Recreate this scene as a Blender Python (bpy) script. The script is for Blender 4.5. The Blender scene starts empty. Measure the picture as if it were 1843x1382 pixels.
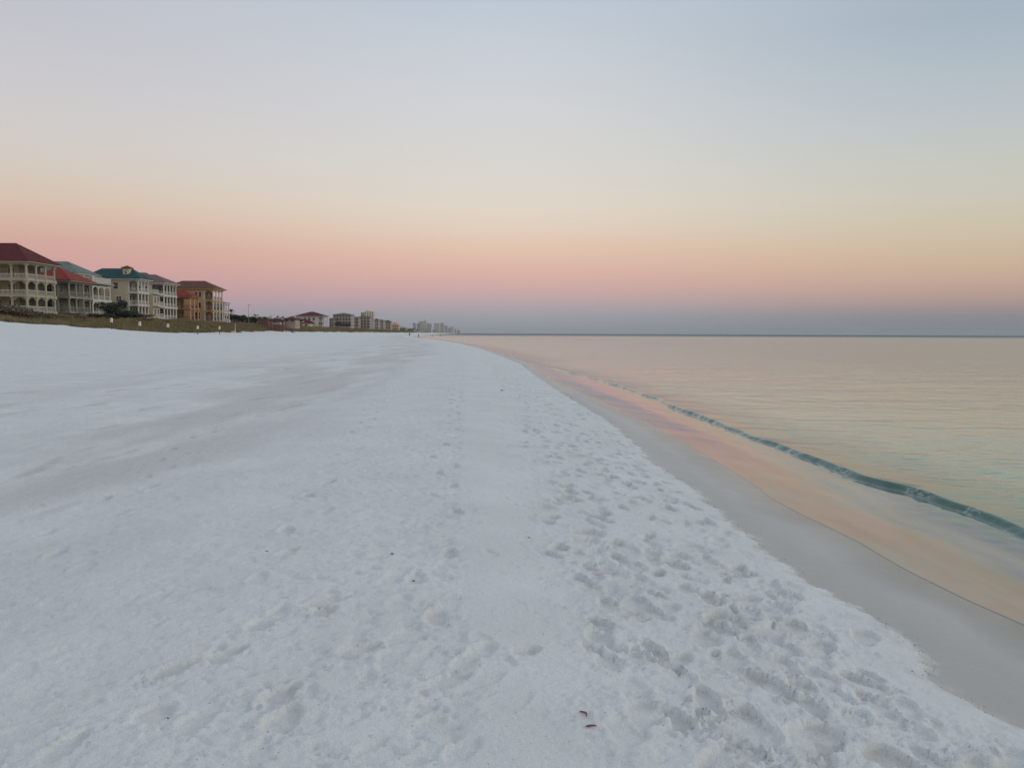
import bpy, bmesh, math, random
import numpy as np
from mathutils import Vector, Matrix
random.seed(7); rng = np.random.default_rng(11)
SC = bpy.context.scene; COL = SC.collection

# ------------------------------------------------------------------ camera
EYE = 2.1; FPX = 1435.0; PCX, PCY = 921.5, 691.0
PITCH = math.radians(3.62); ROLL = math.atan(.0043)
cp_, sp_ = math.cos(PITCH), math.sin(PITCH); cr, sr = math.cos(ROLL), math.sin(ROLL)
RIGHT = Vector((cr, sr*sp_, sr*cp_)); UP = Vector((-sr, cr*sp_, cr*cp_)); FWD = Vector((0, cp_, -sp_))
def ray(px, py): return RIGHT*((px-PCX)/FPX) + UP*((PCY-py)/FPX) + FWD
def lat(px, d): return (px-PCX)/FPX*d*1.0                       # lateral metres of a column at distance d
def hgt(px, py, d):                                              # height above the sea at distance d
    hy = 599.9 + .0043*(px-880); return EYE + (hy-py)*d/FPX
cam = bpy.data.cameras.new('camera'); cam.lens = 36*FPX/1843; cam.sensor_width = 36
cam.clip_start = .05; cam.clip_end = 60000
co = bpy.data.objects.new('camera', cam); COL.objects.link(co)
m3 = Matrix((RIGHT, UP, -FWD)).transposed(); co.matrix_world = Matrix.Translation((0, 0, EYE)) @ m3.to_4x4()
SC.camera = co

# ------------------------------------------------------------------ sky at dusk: belt of Venus over the earth's shadow
def lin(c):
    out = []
    for v in c:
        v /= 255; out.append(v/12.92 if v <= .04045 else ((v+.055)/1.055)**2.4)
    return out
def elev(px, py):
    r = ray(px, py).normalized(); return math.degrees(math.asin(r.z))
LEFT = [(600,(142,148,156)),(580,(150,151,160)),(560,(162,152,162)),(535,(182,154,162)),(500,(201,159,160)),(460,(211,165,158)),(430,(212,170,158)),(395,(215,182,164)),(350,(216,195,177)),(300,(214,202,190)),(250,(211,204,198)),(200,(208,204,203)),(100,(201,200,205)),(0,(194,196,204))]
MID = [(600,(147,156,160)),(582,(153,158,163)),(565,(164,162,168)),(545,(186,167,171)),(518,(209,172,168)),(490,(222,181,168)),(450,(228,196,175)),(415,(228,208,190)),(375,(226,215,201)),(300,(218,215,209)),(200,(211,212,214)),(100,(202,208,215)),(0,(189,201,213))]
RIGHTC = [(602,(122,129,133)),(585,(130,133,139)),(567,(141,138,143)),(552,(160,146,144)),(535,(180,154,146)),(505,(197,168,149)),(470,(205,180,155)),(430,(207,190,165)),(390,(206,196,174)),(340,(203,200,186)),(280,(198,200,191)),(200,(189,196,199)),(100,(176,189,198)),(0,(165,180,193))]
HIGH = [(32,(186,194,208)),(50,(176,184,200)),(90,(164,174,193))]
SUNSIDE = [(0,(196,166,146)),(3,(206,182,158)),(8,(206,197,180)),(15,(200,201,198)),(25,(192,197,206)),(45,(182,190,204)),(90,(164,174,193))]
W = bpy.data.worlds.new('World'); SC.world = W; W.use_nodes = True
nt = W.node_tree; nt.nodes.clear(); N = nt.nodes.new; L = nt.links.new
tc = N('ShaderNodeTexCoord'); sx = N('ShaderNodeSeparateXYZ'); L(tc.outputs['Generated'], sx.inputs[0])
def mth(op, a=None, b=None, c=None, tree=None):
    T = tree or nt; n = T.nodes.new('ShaderNodeMath'); n.operation = op
    for i, v in enumerate((a, b, c)):
        if v is None: continue
        if hasattr(v, 'links'): T.links.new(v, n.inputs[i])
        else: n.inputs[i].default_value = v
    return n.outputs[0]
el = mth('ARCSINE', sx.outputs['Z']); el = mth('MAXIMUM', mth('DIVIDE', el, math.pi/2), 0.0); pos = mth('POWER', el, .5)
def ramp(tab):
    r = N('ShaderNodeValToRGB'); r.color_ramp.interpolation = 'EASE' if False else 'LINEAR'
    cr_ = r.color_ramp; first = True
    for e, c in tab:
        p = (max(e, 0)/90)**.5
        if first: k = cr_.elements[0]; k.position = p; cr_.elements[1].position = 1; first = False
        else: k = cr_.elements.new(p) if e < 90 else cr_.elements[-1]
        k.color = (*lin(c), 1)
    L(pos, r.inputs[0]); return r.outputs[0]
def tab(px, rows): return [(0, rows[0][1])] + [(elev(px, y), c) for y, c in rows[1:]]
rl = ramp(tab(0, LEFT)+HIGH); rm = ramp(tab(921, MID)+HIGH); rr = ramp(tab(1843, RIGHTC)+HIGH); rs = ramp(SUNSIDE)
az = mth('DIVIDE', mth('ARCTAN2', sx.outputs['X'], sx.outputs['Y']), math.pi/180)     # 0 ahead, + to the right
def step(v, a, b):
    m = N('ShaderNodeMapRange'); m.interpolation_type = 'SMOOTHSTEP'; L(v, m.inputs[0]); m.inputs[1].default_value = a; m.inputs[2].default_value = b; return m.outputs[0]
def mixc(f, a, b):
    m = N('ShaderNodeMix'); m.data_type = 'RGBA'; L(f, m.inputs[0]); L(a, m.inputs[6]); L(b, m.inputs[7]); return m.outputs[2]
lm = mixc(step(az, -34, 2), rl, rm); lr = mixc(step(az, -2, 34), lm, rr)
dsun = mth('ABSOLUTE', mth('SUBTRACT', mth('ABSOLUTE', mth('SUBTRACT', az, -32.0)), 180.0))   # azimuth distance to the sunset point
fin = mixc(step(dsun, 105, 10), lr, rs)
bg = N('ShaderNodeBackground'); L(fin, bg.inputs[0]); bg.inputs[1].default_value = 1.0
wo = N('ShaderNodeOutputWorld'); L(bg.outputs[0], wo.inputs[0])
sun = bpy.data.lights.new('sun', 'SUN'); sun.energy = .6; sun.angle = math.radians(20); sun.color = (1, .93, .85)
so = bpy.data.objects.new('sun', sun); COL.objects.link(so)
sd = Vector((math.sin(math.radians(88)), math.cos(math.radians(88)), .36))          # soft light from over the sea, as the dark far walls of the prints show
so.rotation_euler = sd.to_track_quat('Z', 'Y').to_euler()
SC.view_settings.view_transform = 'Standard'; SC.view_settings.look = 'None'; SC.view_settings.exposure = 0; SC.view_settings.gamma = 1
SC.view_settings.use_curve_mapping = False

# ------------------------------------------------------------------ materials
def mat(name, col, rough=.8, var=.12, scale=3.0, bump=0.0, bscale=40.0, col2=None, metal=0, coords='Object', stretch=None, spec=None):
    m = bpy.data.materials.new(name); m.use_nodes = True; t = m.node_tree; b = t.nodes['Principled BSDF']
    b.inputs['Roughness'].default_value = rough; b.inputs['Metallic'].default_value = metal
    if spec is not None: b.inputs['Specular IOR Level'].default_value = spec
    c = t.nodes.new('ShaderNodeTexCoord'); mp = t.nodes.new('ShaderNodeMapping'); t.links.new(c.outputs[coords], mp.inputs[0])
    if stretch: mp.inputs['Scale'].default_value = stretch
    n = t.nodes.new('ShaderNodeTexNoise'); n.inputs['Scale'].default_value = scale; n.inputs['Detail'].default_value = 5; t.links.new(mp.outputs[0], n.inputs[0])
    mr = t.nodes.new('ShaderNodeMapRange'); mr.inputs[1].default_value = .3; mr.inputs[2].default_value = .7; t.links.new(n.outputs[0], mr.inputs[0])
    mx = t.nodes.new('ShaderNodeMix'); mx.data_type = 'RGBA'; t.links.new(mr.outputs[0], mx.inputs[0])
    c2 = col2 or tuple(v*(1+var) for v in col); c1 = col if col2 else tuple(v*(1-var) for v in col)
    mx.inputs[6].default_value = (*c1, 1); mx.inputs[7].default_value = (*c2, 1); t.links.new(mx.outputs[2], b.inputs['Base Color'])
    if bump:
        n2 = t.nodes.new('ShaderNodeTexNoise'); n2.inputs['Scale'].default_value = bscale; t.links.new(mp.outputs[0], n2.inputs[0])
        bp = t.nodes.new('ShaderNodeBump'); bp.inputs['Strength'].default_value = bump; bp.inputs['Distance'].default_value = .02
        t.links.new(n2.outputs[0], bp.inputs['Height']); t.links.new(bp.outputs[0], b.inputs['Normal'])
    return m
def roofmat(name, col, tile=True):
    m = mat(name, col, .8, .22, 1.2, spec=.15); t = m.node_tree; b = t.nodes['Principled BSDF']
    c = t.nodes.new('ShaderNodeTexCoord'); w = t.nodes.new('ShaderNodeTexWave'); w.bands_direction = 'Z'; w.inputs['Scale'].default_value = 1.6; w.inputs['Distortion'].default_value = .4
    t.links.new(c.outputs['Object'], w.inputs[0]); bp = t.nodes.new('ShaderNodeBump'); bp.inputs['Strength'].default_value = .6; bp.inputs['Distance'].default_value = .05
    t.links.new(w.outputs[0], bp.inputs['Height']); t.links.new(bp.outputs[0], b.inputs['Normal']); return m
M = dict(
 cream=mat('cream_stucco', (.55,.48,.33), .9, .07, .6), olive=mat('olive_stucco', (.31,.28,.19), .9, .08, .6),
 olivetrim=mat('yellow_trim', (.43,.40,.29), .8, .08, 1), white=mat('white_paint', (.64,.61,.54), .7, .06, 1), greywall=mat('grey_green_siding', (.22,.225,.175), .85, .08, 1),
 greytrim=mat('grey_trim', (.31,.31,.25), .8, .08, 1), tan=mat('tan_stucco', (.56,.37,.175), .9, .08, .5), orange=mat('orange_stucco', (.44,.23,.11), .9, .1, .5),
 cond=mat('brown_stucco', (.33,.27,.22), .9, .12, .4), condg=mat('greige_stucco', (.40,.35,.30), .9, .1, .4), peach=mat('peach_stucco', (.70,.38,.24), .9, .08, .5),
 shade=mat('painted_porch_shade', (.17,.145,.11), .9, .12, 1), shadew=mat('pale_painted_shade', (.27,.25,.23), .9, .1, 1), shadeo=mat('warm_painted_shade', (.28,.16,.09), .9, .1, 1),  # shade inside the porches, painted in as darker wall colours
 door=mat('dark_door_paint', (.07,.05,.04), .5, .2, 2), iron=mat('dark_iron', (.05,.045,.045), .5, .2, 2),
 rred=roofmat('dark_red_roof', (.11,.024,.025)), rtile=roofmat('red_tile_roof', (.24,.045,.032)), rgreen=roofmat('dark_green_roof', (.032,.085,.085)), rgg=roofmat('grey_green_roof', (.16,.20,.18)),
 rbrown=roofmat('brown_roof', (.14,.07,.045)), rgb=roofmat('grey_brown_roof', (.17,.12,.105)), rorange=roofmat('orange_roof', (.60,.25,.16)),
 wood=mat('weathered_wood', (.20,.16,.13), .9, .25, 6, .3, 30), woodr=mat('reddish_wood', (.20,.10,.08), .9, .25, 4), bark=mat('bark', (.13,.10,.08), .95, .3, 5, .5, 30),
 leaf=mat('dark_foliage', (.035,.05,.028), .8, .5, 1.5), leaf2=mat('olive_foliage', (.075,.08,.045), .8, .45, 1.5), palm=mat('palm_fronds', (.04,.055,.03), .7, .4, 2),
 scrub=mat('grey_scrub_twigs', (.14,.115,.085), .9, .4, 2), grass=mat('sea_oats', (.20,.165,.075), .9, .45, .35, col2=(.30,.22,.11)), grass2=mat('green_dune_grass', (.12,.13,.06), .9, .4, .35),
 black=mat('black_cloth', (.02,.02,.024), .9, .2, 5), blue=mat('grey_blue_cloth', (.10,.11,.16), .9, .2, 5), skin=mat('skin', (.42,.26,.19), .6, .1, 5), hair=mat('dark_hair', (.04,.03,.02), .7, .2, 20),
 post=mat('grey_wood_post', (.085,.08,.085), .85, .25, 8), sign=mat('pale_sign_paint', (.78,.62,.52), .6, .06, 5), band=mat('dark_band_paint', (.07,.07,.09), .6, .1, 4),
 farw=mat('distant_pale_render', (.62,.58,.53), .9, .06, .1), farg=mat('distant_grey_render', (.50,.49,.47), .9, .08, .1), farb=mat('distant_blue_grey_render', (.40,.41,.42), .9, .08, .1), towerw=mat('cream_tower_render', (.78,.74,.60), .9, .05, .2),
 weed=mat('dried_seaweed', (.06,.04,.03), .9, .3, 60), twig=mat('red_brown_pod', (.26,.085,.065), .7, .3, 90, .4, 200), shell=mat('shell', (.45,.40,.33), .5, .2, 60), bird=mat('gull_feathers', (.25,.25,.27), .9, .1, 9))
gl = bpy.data.materials.new('window_glass'); gl.use_nodes = True; g = gl.node_tree.nodes['Principled BSDF']; g.inputs['Base Color'].default_value = (.03,.035,.045,1); g.inputs['Roughness'].default_value = .12
nn = gl.node_tree.nodes.new('ShaderNodeTexNoise'); nn.inputs['Scale'].default_value = 1.3; bb = gl.node_tree.nodes.new('ShaderNodeBump'); bb.inputs['Strength'].default_value = .08
gl.node_tree.links.new(nn.outputs[0], bb.inputs['Height']); gl.node_tree.links.new(bb.outputs[0], g.inputs['Normal']); M['glass'] = gl

# ------------------------------------------------------------------ mesh helpers
class MB:
    def __init__(s): s.v = []; s.f = []
    def box(s, x0, x1, y0, y1, z0, z1):
        o = len(s.v); s.v += [(x0,y0,z0),(x1,y0,z0),(x1,y1,z0),(x0,y1,z0),(x0,y0,z1),(x1,y0,z1),(x1,y1,z1),(x0,y1,z1)]
        s.f += [tuple(o+i for i in q) for q in ((3,2,1,0),(4,5,6,7),(0,1,5,4),(1,2,6,5),(2,3,7,6),(3,0,4,7))]; return s
    def cone(s, p, r0, q, r1, n=8):
        p, q = Vector(p), Vector(q); d = (q-p).normalized(); a = d.orthogonal().normalized(); b = d.cross(a); o = len(s.v)
        for c, r in ((p, r0), (q, r1)):
            for i in range(n): t = 2*math.pi*i/n; s.v.append(tuple(c + a*math.cos(t)*r + b*math.sin(t)*r))
        s.f += [(o+i, o+(i+1) % n, o+n+(i+1) % n, o+n+i) for i in range(n)]
        s.f += [tuple(o+i for i in reversed(range(n))), tuple(o+n+i for i in range(n))]; return s
    def poly(s, pts, faces): o = len(s.v); s.v += [tuple(p) for p in pts]; s.f += [tuple(o+i for i in f) for f in faces]; return s
    def mesh(s, name, m):
        me = bpy.data.meshes.new(name); me.from_pydata(s.v, [], s.f); me.materials.append(m); me.update(); return me
    def build(s, name, m, parent=None, smooth=False):
        me = s.mesh(name, m)
        if smooth: me.polygons.foreach_set('use_smooth', [True]*len(me.polygons))
        return link(name, me, parent)
def link(name, me, parent=None, loc=None, rot=None):
    o = bpy.data.objects.new(name, me); COL.objects.link(o)
    if parent: o.parent = parent
    if loc: o.location = loc
    if rot: o.rotation_euler = rot
    return o
def tag(o, label, cat, group=None, kind=None):
    if label: o['label'] = label
    if cat: o['category'] = cat
    if group: o['group'] = group
    if kind: o['kind'] = kind
    return o
def thing(name, label, cat, loc, rz=0, group=None):
    o = bpy.data.objects.new(name, None); COL.objects.link(o); o.location = loc; o.rotation_euler = (0, 0, rz); o.empty_display_size = .2
    return tag(o, label, cat, group)
def smoothstep(a, b, x): t = np.clip((x-a)/(b-a), 0, 1); return t*t*(3-2*t)
def _hash(ix, iy, s):
    h = (ix.astype(np.int64)*374761393 + iy.astype(np.int64)*668265263 + s*974634777) & 0xffffffff
    h = ((h ^ (h >> 13))*1274126177) & 0xffffffff; h ^= h >> 16; return h
def perlin(x, y, s=0):
    ix = np.floor(x); iy = np.floor(y); fx = x-ix; fy = y-iy; u = fx*fx*fx*(fx*(fx*6-15)+10); v = fy*fy*fy*(fy*(fy*6-15)+10)
    def g(dx, dy):
        a = _hash(ix+dx, iy+dy, s)/4294967296.0*2*np.pi; return np.cos(a)*(fx-dx)+np.sin(a)*(fy-dy)
    a = g(0,0)+(g(1,0)-g(0,0))*u; b = g(0,1)+(g(1,1)-g(0,1))*u; return (a+(b-a)*v)*1.4
def fbm(x, y, n=4, s=0, gain=.5):
    r = 0; a = 1; f = 1
    for i in range(n): r = r+a*perlin(x*f, y*f, s+i*17); a *= gain; f *= 2.03
    return r

# ------------------------------------------------------------------ shoreline tables (world metres; y ahead, x to the right)
WL = [(-60,3.9),(0,3.7),(5.24,3.45),(5.75,3.35),(6.43,3.28),(7.39,3.26),(8.54,3.13),(9.49,3.08),(9.94,3.13),(12.98,3.14),(15.5,3.04),(16.65,2.98),(20.43,2.7),(23.34,2.55),(27.2,2.2),(35,1.62),(43.2,1.5),(56.1,.91),(70,-.5),(111,-4.4),(138.5,-8.4),(182.5,-14.5),(230,-22),(328,-39),(450,-55),(800,-87),(1500,-134),(3000,-215),(6000,-400),(16000,-1000)]
DL = [(-60,2.7),(0,2.55),(3.56,2.36),(3.93,2.25),(4.11,2.21),(4.31,2.36),(4.63,2.31),(5.1,2.32),(5.62,2.23),(6.25,2.12),(6.66,2.12),(7.67,2.11),(9.04,2.16),(10.75,2.0),(12.61,2.03),(16.2,2.03),(20.75,1.72),(26,1.42),(34.7,1.0),(47.3,.5),(61.8,-.75),(89.3,-3.2),(140,-9.2),(200,-18),(328,-40.5),(450,-57),(16000,-1004)]
CL = [(-60,6.4),(0,5.8),(8.1,5.40),(9.8,5.39),(10.6,5.33),(11.4,5.13),(13.2,5.03),(14.6,4.93),(18.2,4.82),(21.2,4.7),(25.5,4.6),(31,4.3),(38,3.65),(44,2.95),(50,2.0),(60,.9),(16000,0)]
def tbl(T, y): a = np.array(T); return np.interp(y, a[:,0], a[:,1])
def Wx(y): y = np.asarray(y, float); k = np.clip(y/25, .2, 3); return tbl(WL, y) + .05*k*perlin(y/(.9*k.mean() if k.ndim == 0 else .9), y*0+3.3, 5)*(y < 90)
def Dx(y): y = np.asarray(y, float); return tbl(DL, y) + (.06*perlin(y*2.2, y*0+1.3, 8)+.05*perlin(y*6, y*0+.3, 9)+.03*perlin(y*17, y*0+.7, 10))*(y < 90)
TOE = [(-60,66),(100,68),(125,64),(150,59.5),(213,54),(330,51),(500,52),(800,37),(1500,32),(3000,40),(16000,60)]
ZT = [(-60,3.6),(105,3.55),(122,3.0),(130,2.75),(139,2.3),(151,2.0),(165,1.85),(190,1.95),(213,2.2),(300,2.5),(500,2.6),(800,2.8),(16000,3)]
def base_z(x, y):
    """sand height without footprints"""
    t = Wx(y)-x; k = tbl(TOE, y); zt = tbl(ZT, y)
    td = np.maximum(Wx(y)-Dx(y), .12)
    z = np.where(t < td, .16+(.13/np.maximum(td, .6))*np.maximum(t, 0), 0)
    z1 = .16+.13*td/np.maximum(td, .6)
    s = t-td
    prof = np.interp(s, [0, .9, 2.4, 3.4, 4.6, 7, 9, 14, 22], [0, .125, .25, .285, .27, .20, .215, .34, .45])
    z = np.where(t >= td, z1+prof, z)
    up = np.clip((t-22)/np.maximum(k-22, 5), 0, 1.0)
    z = z + np.where(t > 22, (zt-.74)*up**1.15, 0)
    u = t-k                                                     # beyond the toe: dune, then the plateau the houses stand on
    pk = np.interp(y, [150, 400, 600], [4.5, 5.0, 5.4]); dune = smoothstep(0, 9, u)*(pk-zt)*.66 + smoothstep(6, 17, u)*(pk+.3-zt)*.34
    z = z + np.where(u > 0, dune, 0)
    amp = smoothstep(-8, 3, u)*smoothstep(30, 12, u)
    z = z + amp*(.42*fbm(x/7, y/9, 3, 31)+.2*perlin(x/2.5, y/3, 44))
    z = z + smoothstep(6, 25, t)*.05*fbm(x/6, y/14, 2, 61)*smoothstep(300, 100, y)
    z = np.where(t < 0, .16+np.maximum(t, -3)*.30, z)             # sea bed
    return z
def gz(x, y): return float(base_z(np.array([float(x)]), np.array([float(y)]))[0])

def grid_mesh(name, X, Y, Z, m, attrs=None):
    r, c = X.shape; v = np.stack([X, Y, Z], -1).reshape(-1, 3).astype(np.float32)
    idx = np.arange(r*c).reshape(r, c); q = np.stack([idx[:-1,:-1], idx[:-1,1:], idx[1:,1:], idx[1:,:-1]], -1).reshape(-1, 4).astype(np.int32)
    me = bpy.data.meshes.new(name); me.vertices.add(len(v)); me.vertices.foreach_set('co', v.ravel())
    me.loops.add(q.size); me.loops.foreach_set('vertex_index', q.ravel()); me.polygons.add(len(q))
    me.polygons.foreach_set('loop_start', np.arange(0, q.size, 4, dtype=np.int32)); me.polygons.foreach_set('use_smooth', np.ones(len(q), bool))
    me.update(calc_edges=True); me.materials.append(m)
    for k, a in (attrs or {}).items():
        at = me.attributes.new(k, 'FLOAT', 'POINT'); at.data.foreach_set('value', a.astype(np.float32).ravel())
    return link(name, me)

# ------------------------------------------------------------------ sand
ys = np.concatenate([np.linspace(-40, 1.9, 20), np.geomspace(2.0, 60, 860), np.geomspace(60.9, 300, 150), np.geomspace(306, 15000, 70)])
NC = 760
xl = -(np.where(ys > 0, .73*ys, 1.2*-ys)+1.9); xr = np.minimum(np.where(ys > 0, .73*ys, 12)+1.9, Wx(ys)+4.0)
xr = np.maximum(xr, np.where(ys > 300, Wx(ys)+4, xr))
S = np.linspace(0, 1, NC)[None, :]; X = xl[:,None]+(xr-xl)[:,None]*S; Y = np.repeat(ys[:,None], NC, 1)
Z = base_z(X.ravel(), Y.ravel()).reshape(X.shape)
T = (Wx(ys)[:,None]-X); TD = (Wx(ys)-Dx(ys))[:,None]; DRY = T-TD           # metres inland of the wet/dry edge
near = smoothstep(70, 30, Y); veg = smoothstep(-1.5, 1.5, T-tbl(TOE, ys)[:,None]+2.4*fbm(X/5, Y/8, 3, 77))
edge = smoothstep(0, .045, DRY)
Z += edge*.016*smoothstep(.8, .05, DRY)                                      # crust edge of the dry sand
rough_zone = smoothstep(0, .35, DRY)*smoothstep(3.2, 2.2, DRY+.35*perlin(Y/1.5, X/1.5, 3))
dry1 = smoothstep(.02, .3, DRY)
H = np.zeros_like(Z)
sel = ys < 90; Xs, Ys, dr, rz = X[sel], Y[sel], dry1[sel], rough_zone[sel]
cc = Xs+.06*Ys+.04*perlin(Ys/1.1, Ys*0, 158)+.03*perlin(Xs/.2, Ys/.2, 159)                          # distance from the crest line
Rz = smoothstep(.28, .62, cc+.12*fbm(Xs/.7, Ys/1.1, 2, 157))                                            # trampled seaward strip
Kz = smoothstep(.05, -.06, cc)*smoothstep(-2.6, -.15, cc)                                             # worn line left of the crest
Lz = smoothstep(-.3, -3, cc)
B = .10+.70*Rz+1.05*Kz+.50*Lz
h = .006*fbm(Xs/.6, Ys/.9, 2, 100)+B*(.0050*fbm(Xs/.15, Ys/.18, 3, 120)+.0035*fbm(Xs/.055, Ys/.06, 2, 125))
h += B*(.0075*smoothstep(.16, .24, fbm(Xs/.15, Ys/.13, 3, 181))-.0085*smoothstep(.22, .30, fbm(Xs/.14, Ys/.12, 3, 191)))
h += .004*(Lz+.2)*smoothstep(.22, .32, fbm(Xs/.34, Ys/.12, 3, 183))
patch = smoothstep(.22, .5, fbm(Xs/.22, Ys/.26, 3, 140)+.16*Rz+.10*Kz)
h += patch*np.maximum(0, fbm(Xs/.028, Ys/.034, 2, 150))*.013
h += -.010*np.exp(-((cc+.04)/.05)**2)*smoothstep(4.5, 3.2, Ys)-.006*np.exp(-((cc+.10)/.10)**2)
h += .018*smoothstep(-.25, .25, cc)*0
H[sel] = h*dr
def stamp(cx, cy, ang, La, Wa, D, R):
    e = 2.1*La; r0, r1 = np.searchsorted(ys, (cy-e, cy+e))
    if r1-r0 < 2: return
    a, b = xl[r0], xr[r0]; c0 = int((cx-e*1.3-a)/(b-a)*(NC-1))-3; c1 = int((cx+e*1.3-a)/(b-a)*(NC-1))+4
    c0, c1 = max(c0, 0), min(c1, NC)
    if c1-c0 < 2: return
    x = X[r0:r1, c0:c1]-cx; y = Y[r0:r1, c0:c1]-cy; ca, sa = math.cos(ang), math.sin(ang)
    u = (x*ca+y*sa)/La; v = (-x*sa+y*ca)/Wa; v = v*(1+.28*u)                                          # heel narrower than the ball
    n = .16*perlin(X[r0:r1, c0:c1]*14+cx, Y[r0:r1, c0:c1]*14, 5); r = np.sqrt(u*u+v*v)+n
    foot = 1-smoothstep(.86, 1.01, r); heel = np.exp(-(((u+.55)/.35)**2+(v/.8)**2)); ball = np.exp(-(((u-.5)/.4)**2+(v/.9)**2))
    rim = np.exp(-((r-1.2)/.2)**2)*(.55+.45*np.sin(math.atan2(1, 1)+np.arctan2(v, u)))
    crumb = np.exp(-((r-1.35)/.3)**2)*np.maximum(0, perlin(X[r0:r1, c0:c1]*42, Y[r0:r1, c0:c1]*42, 9))*.030
    q = foot*dry1[r0:r1, c0:c1]; H[r0:r1, c0:c1] = H[r0:r1, c0:c1]*(1-.85*q)-D*q*(.60+.32*heel+.32*ball)+(R*rim+crumb*(D/.03))*dry1[r0:r1, c0:c1]
def yr(a, b, p): return (a**p+(b**p-a**p)*random.random())**(1/p)
shore_dir = math.pi/2+.06
for i in range(1150):                                                        # trampled strip on the seaward side
    y = yr(2.3, 60, .45); x = float(Dx(y))-.12-1.75*random.random()**.9
    a = shore_dir+random.gauss(0, .35)+(math.pi if random.random() < .5 else 0); k = random.uniform(.6, 1.1)
    stamp(x, y, a, .135*k, .055*k*random.uniform(.9, 1.7), random.choice((.014, .022, .030, .042)), random.uniform(.003, .011))
for tr in range(5):                                                         # walking trails
    x0 = (1.6, 1.1, -.22, -.9, -2.1)[tr]; dr_ = (.0, -.02, -.06, -.12, -.22)[tr]; y = 2.2+random.random()*.5
    while y < 55:
        for sg in (-1, 1):
            x = x0+dr_*y+.11*sg+random.gauss(0, .05); lim = float(Dx(y))-.15
            if tr < 4 or y < 14: stamp(min(x, lim), y, shore_dir-.1*sg+random.gauss(0, .12), .135, .056, (.026, .032, .030, .022, .024)[tr]*random.uniform(.5, 1.3), random.uniform(.005, .010))
            y += .62+random.gauss(0, .05)
for i in range(420):                                                        # blurred old prints on the flat berm
    y = yr(2.3, 45, .5); x = random.uniform(-.62*y-1, .4-.05*y)
    k = random.uniform(.4, 1.0); stamp(x, y, random.uniform(.2, 2.6), .15*k, .07*k, random.uniform(.004, .013), random.uniform(.002, .007))
for cx, cy, a in ((-1.04, 4.45, .5),(-1.03, 4.3, .4),(-1.31, 4.1, .9),(-1.52, 3.57, .5),(-1.43, 3.13, .6),(-.74, 3.79, .3),(-1.35, 3.72, .2),(-.97, 3.3, .7),(-.9, 3.08, .8),(-1.65, 2.88, .8),(-.21, 3.72, .9),(-.27, 3.5, .6),(-.14, 3.86, 1.1),(.08, 3.88, .1),(.85, 3.0, 1.8),(1.1, 2.8, 1.4),(1.2, 3.2, 1.7),(.85, 3.95, 1.9),(.62, 3.95, .4),(1.3, 4.3, 1.7),(1.2, 4.4, 2)):
    stamp(cx, cy, a*.45+.75+random.gauss(0, .25), .13*random.uniform(.65, 1), .055*random.uniform(.8, 1.25), random.uniform(.018, .034), .009)
H = np.where(H < 0, -.044*np.tanh(-H/.044), .014*np.tanh(H/.014)); Z += H
wetv = 1-smoothstep(-.07, .11, DRY+.09*perlin(X/.12, Y/.18, 41)*smoothstep(60, 30, Y)+.05*perlin(X/.03, Y/.05, 42)*smoothstep(12, 6, Y))
sand = bpy.data.materials.new('white_quartz_sand'); sand.use_nodes = True; t = sand.node_tree; b = t.nodes['Principled BSDF']
n_ = t.nodes.new; l_ = t.links.new
geo = n_('ShaderNodeNewGeometry'); wa = n_('ShaderNodeAttribute'); wa.attribute_name = 'wet'; va = n_('ShaderNodeAttribute'); va.attribute_name = 'veg'; ta = n_('ShaderNodeAttribute'); ta.attribute_name = 'inland'
def noise(sc, det=4, st=None):
    n = n_('ShaderNodeTexNoise'); n.inputs['Scale'].default_value = sc; n.inputs['Detail'].default_value = det
    if st: mp = n_('ShaderNodeMapping'); mp.inputs['Scale'].default_value = st; l_(geo.outputs['Position'], mp.inputs[0]); l_(mp.outputs[0], n.inputs[0])
    else: l_(geo.outputs['Position'], n.inputs[0])
    return n.outputs[0]
def mr(v, a, b_, c=0, d=1, T=None):
    T = T or t; m = T.nodes.new('ShaderNodeMapRange'); T.links.new(v, m.inputs[0]); m.inputs[1].default_value = a; m.inputs[2].default_value = b_; m.inputs[3].default_value = c; m.inputs[4].default_value = d; return m.outputs[0]
def mx(f, a, b_, T=None):
    T = T or t; m = T.nodes.new('ShaderNodeMix'); m.data_type = 'RGBA'
    for i, v in ((0, f), (6, a), (7, b_)):
        if hasattr(v, 'links'): T.links.new(v, m.inputs[i])
        else: m.inputs[i].default_value = v if i == 0 else (*v, 1)
    return m.outputs[2]
M_ = lambda op, a, b_=None: mth(op, a, b_, tree=t)
dryc = mx(mr(noise(1.3, 6), .35, .65), (.71,.735,.705), (.765,.79,.76))
grain = mr(noise(200, 3), .3, .7, .86, 1.08); speck = mr(noise(420, 1), .70, .78, 1, .55)
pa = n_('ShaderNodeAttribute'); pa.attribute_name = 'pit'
dryc = mx(M_('MULTIPLY', pa.outputs['Fac'], mr(noise(5, 3), .3, .6, .25, .85)), dryc, (.53,.505,.455))   # tanner and darker the deeper the print, broken up by noise
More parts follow.
